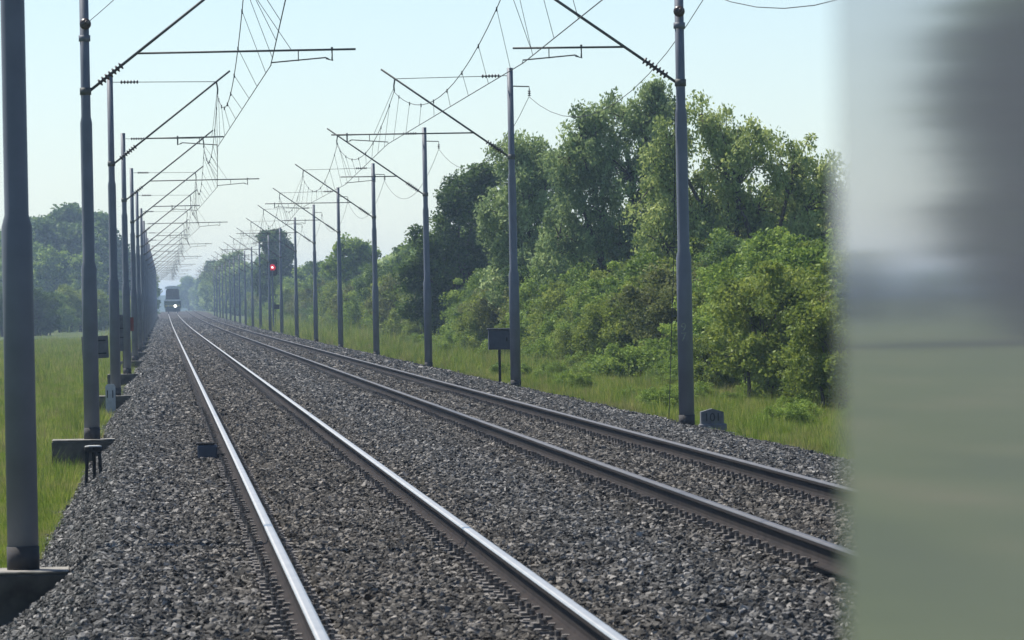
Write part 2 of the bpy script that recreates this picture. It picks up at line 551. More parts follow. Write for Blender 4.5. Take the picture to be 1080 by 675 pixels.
def stone_pts(y0, y1, dens, rmin, rmax):
    A = (y1 - y0) * 10.6
    nP = int(A * dens)
    y = rng.uniform(y0, y1, nP); x = rng.uniform(-1.45, 9.2, nP)
    keep = (x > -.030 * y - 1.6) & (x < .112 * y + 1.2)
    x, y = x[keep], y[keep]
    z = zb(x) + zt(y)
    dr = np.min(np.abs(x[:, None] - np.array(RAILX)[None, :]), 1)
    r = rng.uniform(rmin, rmax, len(x)) * np.where(rng.random(len(x)) < .06, 1.35, 1)
    z = z + rng.uniform(-.02, .018, len(x)) + .018 * np.sin(x * 3.1 + y * .4) * np.sin(y * .9 + x)
    # stones cleared away along the rails
    near = dr < .20
    z = np.where(near, z - .075 + .25 * np.clip(dr - .1, 0, .1) - .3 * r, z)
    r = np.where(near, r * .8, r)
    keep = ~((dr < .10) & (rng.random(len(x)) < .8))
    x, y, z, r = x[keep], y[keep], z[keep], r[keep]
    return x, y, z, r
parts = [stone_pts(26, 60, 640, .019, .035), stone_pts(60, 110, 460, .021, .038), stone_pts(110, 190, 190, .028, .052), stone_pts(190, 420, 60, .045, .08), stone_pts(420, 900, 16, .08, .13)]
x, y, z, r = [np.concatenate([p[k] for p in parts]) for k in range(4)]
nP = len(x)
rot = np.stack([rng.normal(0, .5, nP), rng.normal(0, .5, nP), rng.uniform(0, 6.28, nP)], 1)
scl = r[:, None] * rng.uniform(.8, 1.2, (nP, 3))
o = scatter('ballast_stones', np.stack([x, y, z], 1), rot, scl, rng.integers(0, 8, nP), stones)
tag(o, 'loose grey crushed stones covering the bed under both tracks', 'gravel', kind='stuff')
print('stones', nP)

# ------------------------------------------------------------------ grass
def tuft(seed, nb, h, spread, wd):
    r = random.Random(seed)
    V, Fc, tone = [], [], []
    for _ in range(nb):
        a = r.uniform(0, 6.28); q = r.uniform(0, spread)
        bx_, by_ = math.cos(a) * q, math.sin(a) * q
        hh = h * r.uniform(.45, 1.1); lean = r.uniform(.05, .5) * hh; b2 = r.uniform(0, 6.28)
        wx, wy = math.cos(b2) * wd * r.uniform(.6, 1.3), math.sin(b2) * wd
        lx, ly = math.cos(a) * lean, math.sin(a) * lean
        k = len(V)
        V += [(bx_ - wx, by_ - wy, -.03), (bx_ + wx, by_ + wy, -.03), (bx_ + wx * .7 + lx * .4, by_ + wy * .7 + ly * .4, hh * .6),
              (bx_ - wx * .7 + lx * .4, by_ - wy * .7 + ly * .4, hh * .6), (bx_ + lx, by_ + ly, hh)]
        Fc += [(k, k + 1, k + 2, k + 3), (k + 3, k + 2, k + 4)]
        t = min(1, max(0, r.gauss(.45, .2)))
        tone += [t] * 5
    me = bpy.data.meshes.new('tuft')
    me.from_pydata(V, [], Fc)
    at = me.attributes.new('tone', 'FLOAT', 'POINT'); at.data.foreach_set('value', tone)
    me.materials.append(MATS['grass_blade'])
    return me
tufts = [tuft(1, 34, .20, .22, .006), tuft(2, 40, .28, .25, .006), tuft(3, 26, .45, .2, .006), tuft(4, 46, .14, .3, .007), tuft(5, 16, .7, .15, .005)]

def grass_pts(x0, x1, y0, y1, dens, s0, s1, tall=.1):
    nP = int((y1 - y0) * (x1 - x0) * dens)
    x = rng.uniform(x0, x1, nP); y = rng.uniform(y0, y1, nP)
    keep = (x > -.030 * y - 1.5) & (x < .112 * y + 1.5)
    x, y = x[keep], y[keep]
    sc_ = rng.uniform(s0, s1, len(x)) * (.75 + .5 * (np.sin(x * .9 + y * .13) * np.sin(y * .071 + x * .3) > 0))
    idx = rng.choice(5, len(x), p=[.36, .3 - tall / 2, .04 + tall * .7, .3 - tall / 2, tall * .8 - .0 + 0.0] if False else np.array([.36, .28, tall, .26, tall * .5]) / (.9 + tall * 1.5))
    return x, y, zb(x) + zt(y), sc_, idx
gp = [grass_pts(-3.2, -1.30, 64, 110, 30, .35, .75, .04), grass_pts(-7, -1.35, 60, 220, 12, .45, .9, .04), grass_pts(-20, -1.4, 220, 520, 2.6, .9, 1.5, .03),
      grass_pts(8.75, 15.5, 78, 190, 30, .3, .75, .06), grass_pts(8.9, 16, 190, 340, 10, .6, 1.25, .08), grass_pts(9, 16, 340, 700, 2.5, 1.4, 2.2, .1)]
x, y, z, s_, idx = [np.concatenate([p[k] for p in gp]) for k in range(5)]
keep = ~((x > 8.7) & (x < 9.15) & (rng.random(len(x)) < .7))
x, y, z, s_, idx = x[keep], y[keep], z[keep], s_[keep], idx[keep]
nP = len(x)
o = scatter('grass', np.stack([x, y, z], 1), np.stack([np.zeros(nP), np.zeros(nP), rng.uniform(0, 6.28, nP)], 1),
            np.stack([s_, s_, s_ * rng.uniform(.7, 1.2, nP)], 1), idx, tufts)
tag(o, 'rough green lineside grass with dry stalks along the ballast edges', 'grass', kind='stuff')
print('grass', nP)

# ------------------------------------------------------------------ masts with cantilever arms
def ring_insulator(mb, p0, p1, r, nd):
    p0, p1 = Vector(p0), Vector(p1)
    pts, rs = [], []
    for k in range(nd):
        for dt, rr in ((.1, .35), (.3, 1), (.55, 1), (.75, .35)):
            pts.append(p0.lerp(p1, (k + dt) / nd)); rs.append(r * rr)
    mb.tube(pts, rs, 8)

def make_mast(side, long_arm, label, group):
    "side +1: stands left of its track and reaches right; local z = 0 is rail level"
    e = empty('catenary_mast', label=label, cat='mast', group=group)
    sg = side
    zf = -.36
    zs = [(zf, .128), (2.42, .126), (2.52, .100), (4.80, .098), (4.90, .079), (7.52, .074)]
    MB().tube([(0, 0, zz) for zz, _ in zs], [r_ for _, r_ in zs], 20).build('pole', 'mast_paint', e, True)
    MB().tube([(0, 0, zf - .05), (0, 0, zf + .16)], .134, 20).build('base_collar', 'mast_foot', e, True)
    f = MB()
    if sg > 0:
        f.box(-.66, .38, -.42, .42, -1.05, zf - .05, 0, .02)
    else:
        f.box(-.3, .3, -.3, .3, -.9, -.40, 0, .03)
    fo = f.build('foundation', 'foundation_shaded_side', e)
    if sg > 0: MB().box(-.655, .375, -.415, .415, zf - .049, zf - .030, 0, .008).build('lit_top', 'concrete', fo)  # thin paler layer stands for the sunlit top of the block
    dc = 2.62 if sg > 0 else 2.85
    k = (7.30 - 5.32) / (dc - .06)
    P = lambda dx, zz, yy=0: (sg * dx, yy, zz)
    st_ = MB().tube([P(.06, 5.32), P(dc + .34, 5.32 + k * (dc + .28))], .024, 8).build('diagonal_strut', 'arm_steel', e, True)
    ii = MB(); ring_insulator(ii, P(.22, 5.32 + k * .16), P(.62, 5.32 + k * .56), .062, 7); ii.build('insulator', 'insulator', st_, True)
    MB().tube([P(0, 5.26), P(0, 5.38)], .096, 14).build('clamp', 'arm_steel', e, True)
    tie = MB().tube([P(.05, 7.33), P(dc, 7.30)], .009, 5).build('tie_rod', 'arm_steel', e)
    ii = MB(); ring_insulator(ii, P(.25, 7.328), P(.72, 7.325), .045, 6); ii.build('insulator', 'insulator', tie, True)
    hd = MB().tube([P(dc, 7.30), P(dc + .03, 7.12), P(dc + .02, 6.98)], .02, 5); hd.build('messenger_clamp', 'arm_steel', e)
    zr = 5.93
    d0 = .06 + (zr - 5.32) / k
    d1 = 4.45 if long_arm else 2.78
    MB().tube([P(d0, zr), P(d1, zr + .01)], .018, 7).build('registration_tube', 'arm_steel', e, True)
    db, dw = (4.06, 3.05) if long_arm else (1.64, 2.62)
    b_ = MB()
    b_.tube([P(db, zr + .05), P(db, zr - .17), P(db + (-.1 if long_arm else .1), zr - .13)], .02, 5)
    dm = db + (dw - db) * .55
    b_.tube([P(dm, zr), P(dm, zr - .17)], .008, 4)
    b_.build('drop_bracket', 'arm_steel', e)
    MB().tube([P(db + (-.1 if long_arm else .1), zr - .12), P(dw, zr - .19), P(dw, zr - .24)], .012, 5).build('steady_arm', 'arm_steel', e)
    MB().tube([P(min(d1 - .5, 3.4) if long_arm else d1 - .3, zr), P(dc + .02, 7.1)], .005, 4).build('stay_wire', 'wire', e)
    if sg < 0:
        w_ = MB().tube([P(.0, 7.07), P(-.47, 7.05), P(-.47, 6.96)], .016, 5).build('wire_bracket', 'arm_steel', e)
        ii = MB(); ring_insulator(ii, P(-.47, 6.96), P(-.47, 6.80), .04, 3); ii.build('insulator', 'insulator', w_, True)
    return e, dc, dw

LY = [51.5 * (k + 1) for k in range(21)]
RY = [52.8 + 50.9 * k for k in range(21)]
LX, RX = -1.22, 8.65
LG, RG = 'catenary masts beside the left track', 'catenary masts beside the right track'
protoL = [make_mast(1, False, 'x', LG), make_mast(1, True, 'x', LG)]
protoR = [make_mast(-1, False, 'x', RG), make_mast(-1, True, 'x', RG)]
LL = {0: 'thick grey stepped mast on a concrete block in the ballast slope, no arm in view',
      1: 'grey mast behind the small black three-legged stand, with dark round insulator on its shaft',
      2: 'grey mast next to the low pale marker numbered 11'}
RL = {0: 'grey mast hidden behind the blurred carriage side', 1: 'thick grey mast with painted number, beside the dark numbered kilometre stone',
      2: 'grey mast standing in front of the small grey cabinet on a thin post', 3: 'slim grey mast beside the dark dense tree, next beyond the cabinet on a post'}
mastL, mastR = [], []
for i, yy in enumerate(LY):
    pr = protoL[i % 2][0]
    lab = LL.get(i, 'slim grey mast in the long receding row beside the grass field')
    used = i < 2
    o = pr if used else copy_tree(pr)
    o.location = (LX + (.028 if i == 0 else random.uniform(-.015, .02)), yy, float(zt(yy)))
    o['label'] = lab
    mastL.append(o)
for i, yy in enumerate(RY):
    k = (i + 1) % 2
    pr = protoR[k][0]
    lab = RL.get(i, 'slim grey mast in the long receding row beside the right track')
    used = i < 2
    o = pr if used else copy_tree(pr)
    o.location = (RX + random.uniform(-.02, .02), yy, float(zt(yy)))
    o['label'] = lab
    mastR.append(o)

# round clamp insulators on two of the masts, number and earthing cable on another
def disc(par, x, z, yf):
    mb = MB()
    pts = [(x, yf + dy, z) for dy in (.03, .01, -.03, -.06)]
    mb.tube(pts, [.05, .095, .095, .05], 14)
    mb.tube([(x + .02, yf - .06, z + .02), (x + .02, yf - .09, z + .02)], [.04, .03], 8)
    o = mb.build('disc_insulator', 'insulator', par, True)
    MB().tube([(0, 0, z - .28), (0, 0, z - .18)], .098, 14).build('band', 'mast_paint', par, True)
disc(mastL[1], .02, 6.42, -.12)
disc(mastR[1], -.01, 6.50, -.12)
MA = mastR[1]
MB().tube([(-.10, -.06, 5.0), (-.17, -.1, 2.5), (-.32, -.2, -.4)], .007, 5).build('earthing_cable', 'wire', MA)
for ch, zz in (('9', 1.25), ('7', 1.09)):
    me = text_mesh(ch, .20, 'number_paint', 'painted_number')
    o = bpy.data.objects.new('painted_number', me); C.objects.link(o); o.parent = MA
    o.rotation_euler = (math.radians(90), 0, math.radians(-14)); o.location = (-.035, -.132, zz)

# ------------------------------------------------------------------ overhead wires
def wire_runs(side, mx_, ys, first_long_odd, cx):
    dc = 2.62 if side > 0 else 2.85
    con, mes = [], []
    for i in range(-1, len(ys)):
        yy = ys[i] if i >= 0 else ys[0] - 51
        lng = (i % 2 == 1) if side > 0 else (i % 2 == 0)
        dw = 3.05 if lng else 2.62
        con.append(Vector((mx_ + side * dw, yy, 5.69 + float(zt(yy)))))
        mes.append(Vector((mx_ + side * (dc + .02), yy, 6.98 + float(zt(yy)))))
    return con, mes

def catenary(side, mx_, ys, label):
    e = empty('catenary_line', (0, 0, 0), label=label, cat='overhead wire', group='overhead wires above the tracks')
    con, mes = wire_runs(side, mx_, ys, 0, 0)
    MB().tube(con, .0085, 5).build('contact_wire', 'wire', e)
    pts = []
    droppers_far = MB()
    for i in range(len(con) - 1):
        a, b_ = mes[i], mes[i + 1]
        ca, cb = con[i], con[i + 1]
        for k in range(16):
            t = k / 16
            p = a.lerp(b_, t); p.z -= 4 * .98 * t * (1 - t)
            pts.append(p)
        for k in range(8):
            t = (k + .5) / 8
            p = a.lerp(b_, t); p.z -= 4 * .98 * t * (1 - t)
            q = ca.lerp(cb, t)
            if i < 8:
                mb = MB(); mb.tube([p, q], .0045, 4)
                mb.tube([p + Vector((0, 0, .03)), p - Vector((0, 0, .05))], .014, 5)
                mb.build('dropper', 'wire', e)
            else:
                droppers_far.tube([p, q], .006, 3)
    pts.append(mes[-1])
    MB().tube(pts, .0085, 5).build('messenger_wire', 'wire', e)
    tag(droppers_far.build('distant_droppers', 'wire', e), kind='stuff')
catenary(1, LX, LY, 'overhead contact wire with droppers above the left track')
catenary(-1, RX, RY, 'overhead contact wire with droppers above the right track')
# sagging return wire on the field side of the right masts
pts = []
for i in range(len(RY) - 1):
    for k in range(12):
        t = k / 12
        yy = RY[i] + (RY[i + 1] - RY[i]) * t
        pts.append((RX + .47, yy, 6.80 + float(zt(yy)) - 4 * 1.15 * t * (1 - t)))
tag(MB().tube(pts, .0075, 5).build('return_wire', 'wire'), 'thin sagging wire hung from brackets on the bush side of the right masts', 'wire')
a, b_ = Vector((LX + .05, LY[1] - .2, 6.43)), Vector((1.42, 62, 6.75))
pts = []
for k in range(13):
    t = k / 12
    p = a.lerp(b_, t); p.z -= .5 * t * (1 - t); pts.append(p)
tag(MB().tube(pts, .006, 5).build('jumper_wire', 'wire'), 'thin wire running from round insulator on left mast to the overhead line', 'wire')

# ------------------------------------------------------------------ small lineside things
def place(px, py, z):
    "point on the ground of height z under a pixel"
    u, v = uv(px, py)
    Y = FPX * (CAMH - z) / v
    return u * Y / FPX, Y

# black three-legged stand in front of the second left mast
x, y = -.98, 84.0
g = float(zb(x))
e = empty('cable_stand', (x, y, g), label='small black three-legged stand with pale cap in the ballast slope', cat='stand')
for a in (math.radians(205), math.radians(335), math.radians(85)):
    MB().tube([(.085 * math.cos(a), .085 * math.sin(a), .46), (.115 * math.cos(a), .115 * math.sin(a), -.1)], [.03, .022], 6).build('leg', 'black_metal', e)
MB().tube([(0, 0, .40), (0, 0, .43), (0, 0, .47)], [.10, .125, .125], 12).build('top_plate', 'black_metal', e)
MB().tube([(0, 0, .4705), (0, 0, .485), (0, 0, .49)], [.115, .11, .07], 12).build('cap', 'cap_pale', e)
# box beside the rail with cable
x, y = .52, 79.0
e = empty('track_magnet_box', (x, y, -.225), label='small dark grey box fixed beside the left polished rail', cat='box')
MB().box(-.13, .12, -.12, .12, -.05, .225, 0, .02).build('housing', 'box_paint', e)
MB().box(-.15, .09, -.11, .11, .227, .255, 0, .01).build('lid', 'black_metal', e)
MB().box(.121, .20, -.05, .05, .06, .11).build('mounting_arm', 'black_metal', e)
MB().tube([(-.131, 0, .08), (-.25, .05, .05), (-.40, .1, .02)], .016, 6).build('cable', 'black_metal', e)

def sign_panel(px, Y, zc, wd, ht, zg, tilt, label, red=False):
    u_, v_ = uv(px, 340)
    X = u_ * Y / FPX
    e = empty('lineside_sign', (X, Y, zg + float(zt(Y))), math.radians(8), label=label, cat='sign')
    MB().tube([(0, .03, -.1), (.0, .03, zc - zg + ht * .45)], .03, 8).build('post', 'black_metal', e)
    p = MB().box(-wd / 2, wd / 2, -.012, .012, -ht / 2, ht / 2, 0, .004).build('panel', 'sign_back', e, loc=(0, -.025, zc - zg))
    p.rotation_euler = (0, math.radians(tilt), 0)
    for q in (-.15, .15):
        MB().box(-wd * .4, wd * .4, -.03, -.0125, q - .015, q + .015).build('rail_bar', 'black_metal', p)
    if red:
        MB().box(wd / 2 + .02, wd / 2 + .14, -.02, .02, .05, .5).build('red_edge', 'sign_red', p)
    return e
sign_panel(100, 146, .86, .62, .52, -.9, -2, 'dark square sign on a post showing behind the second left mast')
sign_panel(130, 206, .96, .40, 1.2, -.9, 0, 'tall dark narrow sign with a red edge among the left masts', True)
# pale marker numbered 11
u_, v_ = uv(116.5, 404)
Y = 150.6
X = u_ * Y / FPX
e = empty('number_marker', (X, Y, -.86), label='low pale grey marker numbered 11 beside the left masts', cat='marker')
mb = MB(); mb.prism([(-.12, -.1), (.12, -.1), (.12, .74), (.08, .80), (-.08, .80), (-.12, .74)], -.05, .05); mb.build('slab', 'marker_pale', e)
o = bpy.data.objects.new('number', text_mesh('11', .26, 'ink', 'number')); C.objects.link(o); o.parent = e
o.rotation_euler = (math.radians(90), 0, 0); o.location = (-.01, -.056, .55)

def km_stone(px, py, Y, txt, label, k=1.0):
    u_, v_ = uv(px, py)
    X = u_ * Y / FPX
    z = CAMH - v_ * Y / FPX
    e = empty('kilometre_stone', (X, Y, z), label=label, cat='stone marker')
    MB().box(-.21 * k, .23 * k, -.16 * k, .16 * k, -.25 * k, .09 * k, 0, .02).build('plinth', 'stone_grey', e)
    mb = MB(); mb.prism([(-.185 * k, .088 * k), (.185 * k, .088 * k), (.185 * k, .28 * k), (.0, .335 * k), (-.185 * k, .285 * k)], -.12 * k, .12 * k)
    mb.build('head', 'stone_grey', e)
    if txt:
        o = bpy.data.objects.new('number', text_mesh(txt, .19 * k, 'ink', 'number')); C.objects.link(o); o.parent = e
        o.rotation_euler = (math.radians(90), 0, 0); o.location = (0, -.125 * k, .19 * k)
km_stone(752, 453, 101.6, '101', 'dark weathered numbered stone block beside the right mast')
km_stone(320, 358, 450, '', 'small far grey stone block at the edge of the right ballast')

# grey cabinet on a post
u_, v_ = uv(526.5, 358)
Y = 160
X, zc = u_ * Y / FPX, CAMH - v_ * Y / FPX
e = empty('lineside_cabinet', (X, Y, float(zb(X))), label='small blue-grey cabinet on a thin post behind a right mast', cat='cabinet')
h0 = zc - float(zb(X))
MB().tube([(0, 0, -.15), (0, 0, h0 - .2)], .035, 8).build('post', 'black_metal', e)
bd = MB().box(-.28, .28, -.14, .14, h0 - .26, h0 + .25, 0, .015).build('housing', 'box_paint', e)
MB().box(-.31, .31, -.18, .17, h0 + .252, h0 + .285, 0, .01).build('roof', 'box_paint', e)
dr = MB().box(-.24, .24, -.155, -.143, h0 - .22, h0 + .21).build('door', 'box_paint', bd)
MB().box(.17, .20, -.175, -.156, h0 - .05, h0 + .05).build('handle', 'black_metal', bd)

# red signal
u_, v_ = uv(287, 282)
Y = 531
X, zc = u_ * Y / FPX, CAMH - v_ * Y / FPX
zg = float(zb(X) + zt(Y))
e = empty('railway_signal', (X, Y, zg), label='railway colour light signal showing red on a tall post', cat='signal')
h0 = zc - zg
MB().tube([(0, 0, -.2), (0, 0, h0 - .3)], .085, 10).build('post', 'mast_paint', e)
MB().box(-.22, .22, -.2, .2, -.1, .35, 0, .03).build('base', 'concrete', e)
hd = MB().prism([(-.30, -.72), (.30, -.72), (.42, -.55), (.42, .45), (.34, .68), (-.34, .68), (-.42, .45), (-.42, -.55)], .02, .1).build('backboard', 'black_metal', e, loc=(0, 0, h0))
MB().box(-.2, .2, .11, .34, -.6, .55, 0, .03).build('housing', 'black_metal', hd)
for zz, mt in ((.34, 'glass_dark'), (0, 'red_lamp'), (-.36, 'glass_dark')):
    rr_ = .29 if mt == 'red_lamp' else .12
    MB().tube([(0, -.03, zz), (0, .019, zz)], rr_, 14).build('lens', mt, hd)
    if mt == 'red_lamp':
        MB().tube([(0, -.05, zz), (0, -.031, zz)], .09, 10).build('lamp', 'lamp_core', hd)
    MB().tube([(-rr_ - .03, -.02, zz), (-rr_ * .7, -.15, zz + rr_ * .75), (0, -.19, zz + rr_ + .04), (rr_ * .7, -.15, zz + rr_ * .75), (rr_ + .03, -.02, zz)], .02, 5).build('hood', 'black_metal', hd)
MB().box(.09, .55, -.15, .15, 1.95, 2.35, 0, .02).build('relay_box', 'black_metal', e)
for k in range(12):
    MB().tube([(-.2, .14, .5 + k * .33), (.2, .14, .5 + k * .33)], .012, 4).build('rung', 'black_metal', e)
for q in (-.2, .2):
    MB().tube([(q, .14, .2), (q, .14, h0 - .3)], .014, 4).build('ladder_rail', 'black_metal', e)

# ------------------------------------------------------------------ oncoming train far down the line
Y = 1090
e = empty('oncoming_train', (XC[0], Y, float(zt(Y))), label='oncoming locomotive with a lit headlight far down the left track', cat='train')
body = MB()
body.prism([(-1.42, .95), (1.42, .95), (1.45, 1.5), (1.45, 2.35), (1.25, 2.55), (-1.25, 2.55), (-1.45, 2.35), (-1.45, 1.5)], 0, 15)
body.build('body', 'loco_green', e)
cab = MB()
cab.prism([(-1.22, 2.552), (1.22, 2.552), (1.15, 4.0), (.95, 4.35), (-.95, 4.35), (-1.15, 4.0)], .35, 4.2)
cb = cab.build('cab', 'loco_dark', e)
MB().prism([(-1.36, 4.20), (-1.16, 4.352), (1.16, 4.352), (1.36, 4.20), (1.25, 4.66), (.6, 4.86), (-.6, 4.86), (-1.25, 4.66)], .1, 4.4).build('roof', 'loco_pale', e)
for q in (-1, 1):
    MB().prism([(q * .08, 2.95), (q * 1.02, 2.95), (q * .98, 3.9), (q * .55, 4.12), (q * .1, 3.85)], .30, .349).build('windscreen', 'glass_dark', cb)
    MB().tube([(q * .88, -.32, 1.05), (q * .88, 0, 1.05)], [.22, .1], 12).build('buffer', 'loco_dark', e)
    MB().box(min(q * 1.46, q * 1.53), max(q * 1.46, q * 1.53), .2, 14, 1.3, 2.2).build('side_panel', 'loco_pale', e)
MB().box(-1.46, 1.46, -.06, -.002, 2.2, 2.5).build('pale_band', 'loco_pale', e)
MB().box(-1.3, 1.3, -.05, -.002, 1.25, 1.55).build('yellow_band', 'loco_yellow', e)
MB().tube([(.45, -.09, 1.35), (.45, -.051, 1.35)], .24, 14).build('headlight', 'head_lamp', e)
MB().tube([(-.75, -.09, 1.4), (-.75, -.051, 1.4)], .12, 10).build('headlight', 'cap_pale', e)
MB().box(-1.3, 1.3, .02, 14.5, .35, .949, 0, .05).build('underframe', 'loco_dark', e)
for yy in (1.6, 4.0, 11, 13.4):
    for q in (-1, 1):
        MB().tube([(q * .70, yy, .46), (q * .83, yy, .46)], .46, 16).build('wheel', 'loco_dark', e)

# ------------------------------------------------------------------ the carriage beside the camera
m, n, l, b = newmat('coach_paint')
tc = n.new('ShaderNodeTexCoord')
mp = n.new('ShaderNodeMapping'); mp.inputs['Scale'].default_value = (1, .6, 14)
l.new(tc.outputs['Object'], mp.inputs[0])
nz = n.new('ShaderNodeTexNoise'); nz.inputs['Scale'].default_value = 3; nz.inputs['Detail'].default_value = 5
l.new(mp.outputs[0], nz.inputs['Vector'])
r1 = ramp(n, [(.3, (.135, .14, .165)), (.7, (.16, .165, .185))])
l.new(nz.outputs[0], r1.inputs[0]); l.new(r1.outputs[0], b.inputs['Base Color'])
b.inputs['Roughness'].default_value = .05
b.inputs['Specular IOR Level'].default_value = .8
# fine vertical brush waves in the paint scatter reflections sideways
sp = n.new('ShaderNodeSeparateXYZ'); l.new(tc.outputs['Object'], sp.inputs[0])
my = n.new('ShaderNodeMath'); my.operation = 'MULTIPLY'; my.inputs[1].default_value = 2600
l.new(sp.outputs['Y'], my.inputs[0])
n1 = n.new('ShaderNodeTexNoise'); n1.noise_dimensions = '1D'; n1.inputs['Scale'].default_value = 1; n1.inputs['Detail'].default_value = 3
l.new(my.outputs[0], n1.inputs['W'])
ms = n.new('ShaderNodeMath'); ms.operation = 'MULTIPLY_ADD'; ms.inputs[1].default_value = .009; ms.inputs[2].default_value = -.0045
l.new(n1.outputs[0], ms.inputs[0])
cx_ = n.new('ShaderNodeCombineXYZ'); l.new(ms.outputs[0], cx_.inputs['Y'])
gn = n.new('ShaderNodeNewGeometry')
va = n.new('ShaderNodeVectorMath'); va.operation = 'ADD'
l.new(gn.outputs['Normal'], va.inputs[0]); l.new(cx_.outputs[0], va.inputs[1])
vn = n.new('ShaderNodeVectorMath'); vn.operation = 'NORMALIZE'; l.new(va.outputs[0], vn.inputs[0])
l.new(vn.outputs[0], b.inputs['Normal'])
XS, YE = .245, 2.262
hw = XC[0] - XS
e = empty('railway_carriage', (XC[0], YE, 0), label='blurred grey carriage side close beside the viewpoint', cat='railway carriage')
sh = MB()
prof = [(-hw + .06, .95), (-hw, 1.2), (-hw, 2.9), (-hw + .08, 3.2), (-hw + .35, 3.65), (-.5, 3.95), (0, 4.02), (.5, 3.95), (hw - .35, 3.65), (hw - .08, 3.2), (hw, 2.9), (hw, 1.2), (hw - .06, .95)]
sh.prism(prof, -18, 0)
bd = sh.build('body', 'coach_paint', e)
MB().box(-hw + .1, hw - .1, -17.8, -.1, .55, .949).build('underframe', 'rubber', e)
for k in range(6):
    wy = -4.6 - k * 2.2
    for q in (-1, 1):
        wdw = MB().box(min(q * hw, q * (hw + .012)), max(q * hw, q * (hw + .012)), wy - .7, wy + .7, 2.1, 2.85).build('window_frame', 'rubber', bd)
        MB().box(min(q * (hw + .0125), q * (hw + .018)), max(q * (hw + .0125), q * (hw + .018)), wy - .65, wy + .65, 2.15, 2.8).build('pane', 'glass_dark', wdw)
MB().box(-.45, .45, .002, .03, 1.15, 3.1).build('end_door', 'coach_grey', e)
for q in (-1, 1):
    MB().tube([(q * .8, .0, 1.05), (q * .8, .45, 1.05), (q * .8, .46, 1.05), (q * .8, .5, 1.05)], [.09, .09, .24, .22], 14).build('buffer', 'rubber', e)
for yy in (-2.2, -4.2, -13.8, -15.8):
    for q in (-1, 1):
        MB().tube([(q * .685, yy, .46), (q * .82, yy, .46)], .46, 20).build('wheel', 'rubber', e)
    MB().box(-.9, .9, yy - .12, yy + .12, .34, .56).build('axle_box', 'rubber', e)

# ------------------------------------------------------------------ vegetation
def leaves(centres, rad, per, size, elong, droop, tones, rg):
    "many small leaf faces round the cluster centres"
    n_ = len(centres)
    cnt = rg.poisson(per, n_)
    ci = np.repeat(np.arange(n_), cnt)
    T = len(ci)
    dirs = rg.normal(0, 1, (T, 3)); dirs /= np.linalg.norm(dirs, axis=1)[:, None]
    rr_ = rg.random(T) ** .45
    p = centres[ci] + dirs * (rad[ci] * rr_)[:, None] * np.array([1, 1, .8])
    if droop:
        p[:, 2] -= np.abs(rg.normal(0, droop, T)) * rr_
    L = size * rg.uniform(.6, 1.4, T)
    a = rg.normal(0, 1, (T, 3))
    if droop: a[:, 2] -= 1.2
    a /= np.linalg.norm(a, axis=1)[:, None]
    q = np.cross(a, rg.normal(0, 1, (T, 3))); q /= np.linalg.norm(q, axis=1)[:, None]
    A, B = a * L[:, None] * .5 * elong, q * L[:, None] * .5
    V = np.stack([p - A, p + B * .9 - A * .1, p + A, p - B * .9 - A * .1], 1).reshape(-1, 3)
    tone = np.clip(tones[ci] + rg.normal(0, .13, T), 0, 1)
    return V, np.repeat(tone, 4)

def quad_mesh(name, V, tone, mat):
    me = bpy.data.meshes.new(name)
    nq = len(V) // 4
    me.vertices.add(len(V)); me.vertices.foreach_set('co', V.astype(np.float32).ravel())
    me.loops.add(nq * 4); me.loops.foreach_set('vertex_index', np.arange(nq * 4, dtype=np.int32))
    me.polygons.add(nq)
    me.polygons.foreach_set('loop_start', np.arange(0, nq * 4, 4, dtype=np.int32))
    me.update(calc_edges=True)
    at = me.attributes.new('tone', 'FLOAT', 'POINT'); at.data.foreach_set('value', tone.astype(np.float32))
    me.materials.append(MATS[mat])
    return me

